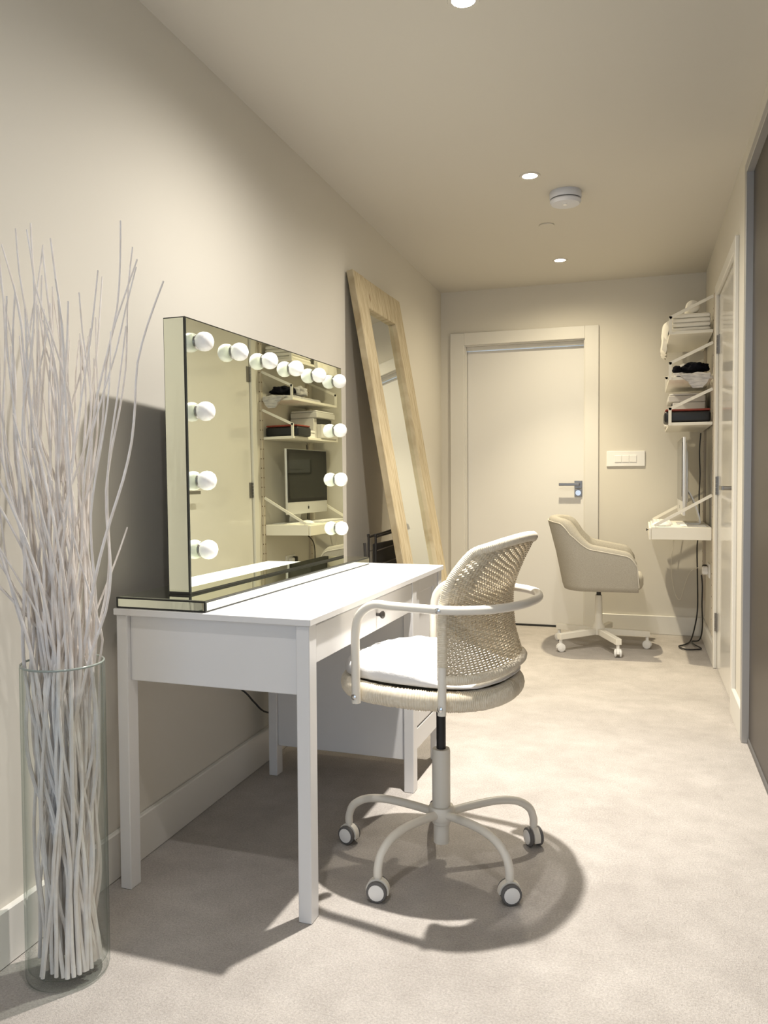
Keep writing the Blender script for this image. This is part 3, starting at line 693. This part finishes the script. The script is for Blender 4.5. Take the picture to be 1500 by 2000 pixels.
for p, q in zip(st, st[1:]):
    d = (q-p).normalized(); nn = Vector((-d.z, 0, d.x))*.003
    vv = []
    for c in (p, q):
        for s, y in ((-1, .24), (1, .24), (1, .41), (-1, .41)): vv.append(bm.verts.new((c.x+nn.x*s, y, c.z+nn.z*s)))
    for f in ((0,1,2,3),(7,6,5,4),(0,4,5,1),(1,5,6,2),(2,6,7,3),(3,7,4,0)): bm.faces.new([vv[j] for j in f])
from_bm('stand', bm, 'silver', im, None)
kbd = thing('keyboard', 'slim white keyboard lying on the wall desk in front of the computer', 'keyboard', (1.442, 5.23, iz))
box('tray', 0, .115, 0, .40, 0, .010, 'silver', kbd, .002)
bm = bmesh.new()
for i in range(5):
    for j in range(14): add_box(bm, .008+i*.0205, .0255+i*.0205, .008+j*.0276, .0325+j*.0276, .010, .0135)
o = from_bm('keys', bm, 'white', kbd, None); o['kind'] = 'stuff'
bm = bmesh.new(); bmesh.ops.create_uvsphere(bm, u_segments=20, v_segments=10, radius=1)
for v in bm.verts: v.co = Vector((v.co.x*.056, v.co.y*.032, max(0, v.co.z)*.024+.003))
ms = thing('computer_mouse', 'white rounded computer mouse with a black shadow disc under it on the wall desk', 'mouse', (1.49, 5.075, iz))
from_bm('shell', bm, 'white', ms, 60)
lathe('base', [(.024, .0), (.027, .003)], 'black', ms, 20)  # black disc stands in for the shadow under the mouse
tag(box('paper_sheet', 1.60, 1.74, 5.03, 5.20, iz, iz+.004, 'paper', None, .001), 'white paper lying flat on the wall desk behind the mouse', 'paper')

# socket, plug and cables
so = thing('wall_socket', 'cream double socket plate with a black plug on the wall under the wall desk', 'socket', (W, 5.36, .50))
box('plate', -.009, 0, -.074, .074, -.043, .043, 'white', so, .002); box('plug', -.045, -.009, -.045, -.005, -.025, .025, 'white', so, .006); box('plug', -.040, -.009, .015, .055, -.012, .030, 'black', so, .006)
tag(tube('black_cable', spline([(1.715, 5.40, .77), (1.722, 5.50, .70), (1.728, 5.66, .60), (1.733, 5.68, .40), (1.735, 5.68, .22), (1.722, 5.64, .12), (1.69, 5.56, .02), (1.65, 5.44, .009), (1.605, 5.36, .009), (1.64, 5.28, .009), (1.70, 5.29, .009), (1.735, 5.32, .011), (1.70, 5.40, .018), (1.69, 5.50, .018), (1.735, 5.50, .03), (1.748, 5.43, .12), (1.742, 5.38, .28), (1.742, 5.36, .40), (1.735, 5.345, .47)], 7), .0045, 'black', None, 8), 'black mains cable looped on the carpet under the wall desk', 'cable')
tag(tube('white_cable', spline([(1.60, 5.755, .76), (1.575, 5.76, .55), (1.575, 5.765, .40), (1.60, 5.765, .28), (1.63, 5.765, .25), (1.655, 5.765, .34), (1.69, 5.75, .44), (1.735, 5.60, .49)], 7), .002, 'shelfw', None, 6), 'thin white cable hanging in a loose loop on the wall below the wall desk', 'cable')
tag(tube('rear_cable', spline([(1.742, 5.60, 1.37), (1.735, 5.60, 1.25), (1.74, 5.61, 1.1), (1.735, 5.60, .98), (1.735, 5.58, .86), (1.735, 5.57, .80)], 7), .004, 'black', None, 6), 'black cable hanging from the printer shelf behind the computer', 'cable')

# ------------------------------------------------------------------ vase and twigs
VX, VY, VR, VH = .167, 1.432, .0875, .688
va = thing('glass_vase', 'tall clear glass cylinder vase standing on the carpet by the wall', 'vase', (VX, VY, 0))
tk = .0045
lathe('cylinder', [(.001, .002), (VR-.01, .002), (VR-.002, .006), (VR, .014), (VR, VH-.002), (VR-tk*.5, VH), (VR-tk, VH-.002), (VR-tk, .03), (VR-.012, .022), (.001, .020)], 'glass', va, 56, smooth=50)
bm = bmesh.new(); add_tube(bm, [(math.cos(2*PI*k/64)*(VR-tk/2), math.sin(2*PI*k/64)*(VR-tk/2), VH+.001) for k in range(64)], .0024, 6, True); from_bm('rim', bm, 'rim', va, 60)
NT = 74
tips = [(.335, 1.627, 0), (.436, 1.494, .0), (.371, 1.528, 0), (.106, 1.645, 0), (.344, 1.408, 0), (.36, 1.55, .02), (.30, 1.52, -.03), (.045, 1.60, -.02), (.06, 1.20, -.21), (.08, 1.06, -.24), (.05, 1.33, -.19), (.10, 1.44, -.16)]
for i in range(NT):
    a = rnd.uniform(0, 2*PI); r0 = (VR-.016)*math.sqrt(rnd.uniform(.05, 1)); b0 = Vector((VX+r0*math.cos(a), VY+r0*math.sin(a), .024))
    a1 = a+rnd.gauss(0, 1.25); r1 = (VR-.018)*math.sqrt(rnd.uniform(.1, 1)); b1 = Vector((VX+r1*math.cos(a1), VY+r1*math.sin(a1), VH-.02))
    if i < len(tips): tp = Vector((tips[i][0], VY+tips[i][2], tips[i][1]))
    else:
        hgt = rnd.uniform(1.34, 1.60) if rnd.random() < .78 else rnd.uniform(.95, 1.22)
        q = rnd.uniform(.4, 1.6)
        tx = VX+(b1.x-VX)*q+rnd.gauss(.0, .045); ty = VY+(b1.y-VY)*q+rnd.gauss(-.03, .08)
        tp = Vector((max(.03, min(.36, tx)), max(1.10, min(1.72, ty)), hgt))
    pts = []; n = 18; s1, s2 = rnd.uniform(0, 50), rnd.uniform(0, 50); zt = tp.z
    for k in range(n+1):
        z = .024+(zt-.024)*k/n
        if z < b1.z: t = (z-b0.z)/(b1.z-b0.z); p = b0.lerp(b1, t)
        else:
            t = (z-b1.z)/(zt-b1.z); p = Vector((b1.x+(tp.x-b1.x)*t**1.15, b1.y+(tp.y-b1.y)*t**1.15, z))
        fade = min(1, k/3)*(1 if z > VH else .9)*(min(1, (n-k)/2.5) if i < len(tips) else 1); wv = .034*fade
        p = Vector((p.x+wv*noise.noise((s1, z*2.9, 0))*1.3, p.y+wv*noise.noise((s2, z*2.9, 7))*1.3, z))
        if z < VH+.03:
            d = Vector((p.x-VX, p.y-VY)); L = d.length; lim = VR-.0125
            if L > lim: p.x, p.y = VX+d.x*lim/L, VY+d.y*lim/L
        p.x = max(p.x, lw(p.y)+.012); pts.append(p)
    r_ = rnd.uniform(.0042, .0057); pts = spline(pts, 2)
    rad = [max(.0012, r_*(1-.62*(j/(len(pts)-1))**1.2)) for j in range(len(pts))]
    tw = tube('white_twig', pts, rad, 'twig', None, 6)
    tag(tw, 'slender whitewashed twig standing in the tall glass vase', 'twig', 'white twigs in the glass vase')
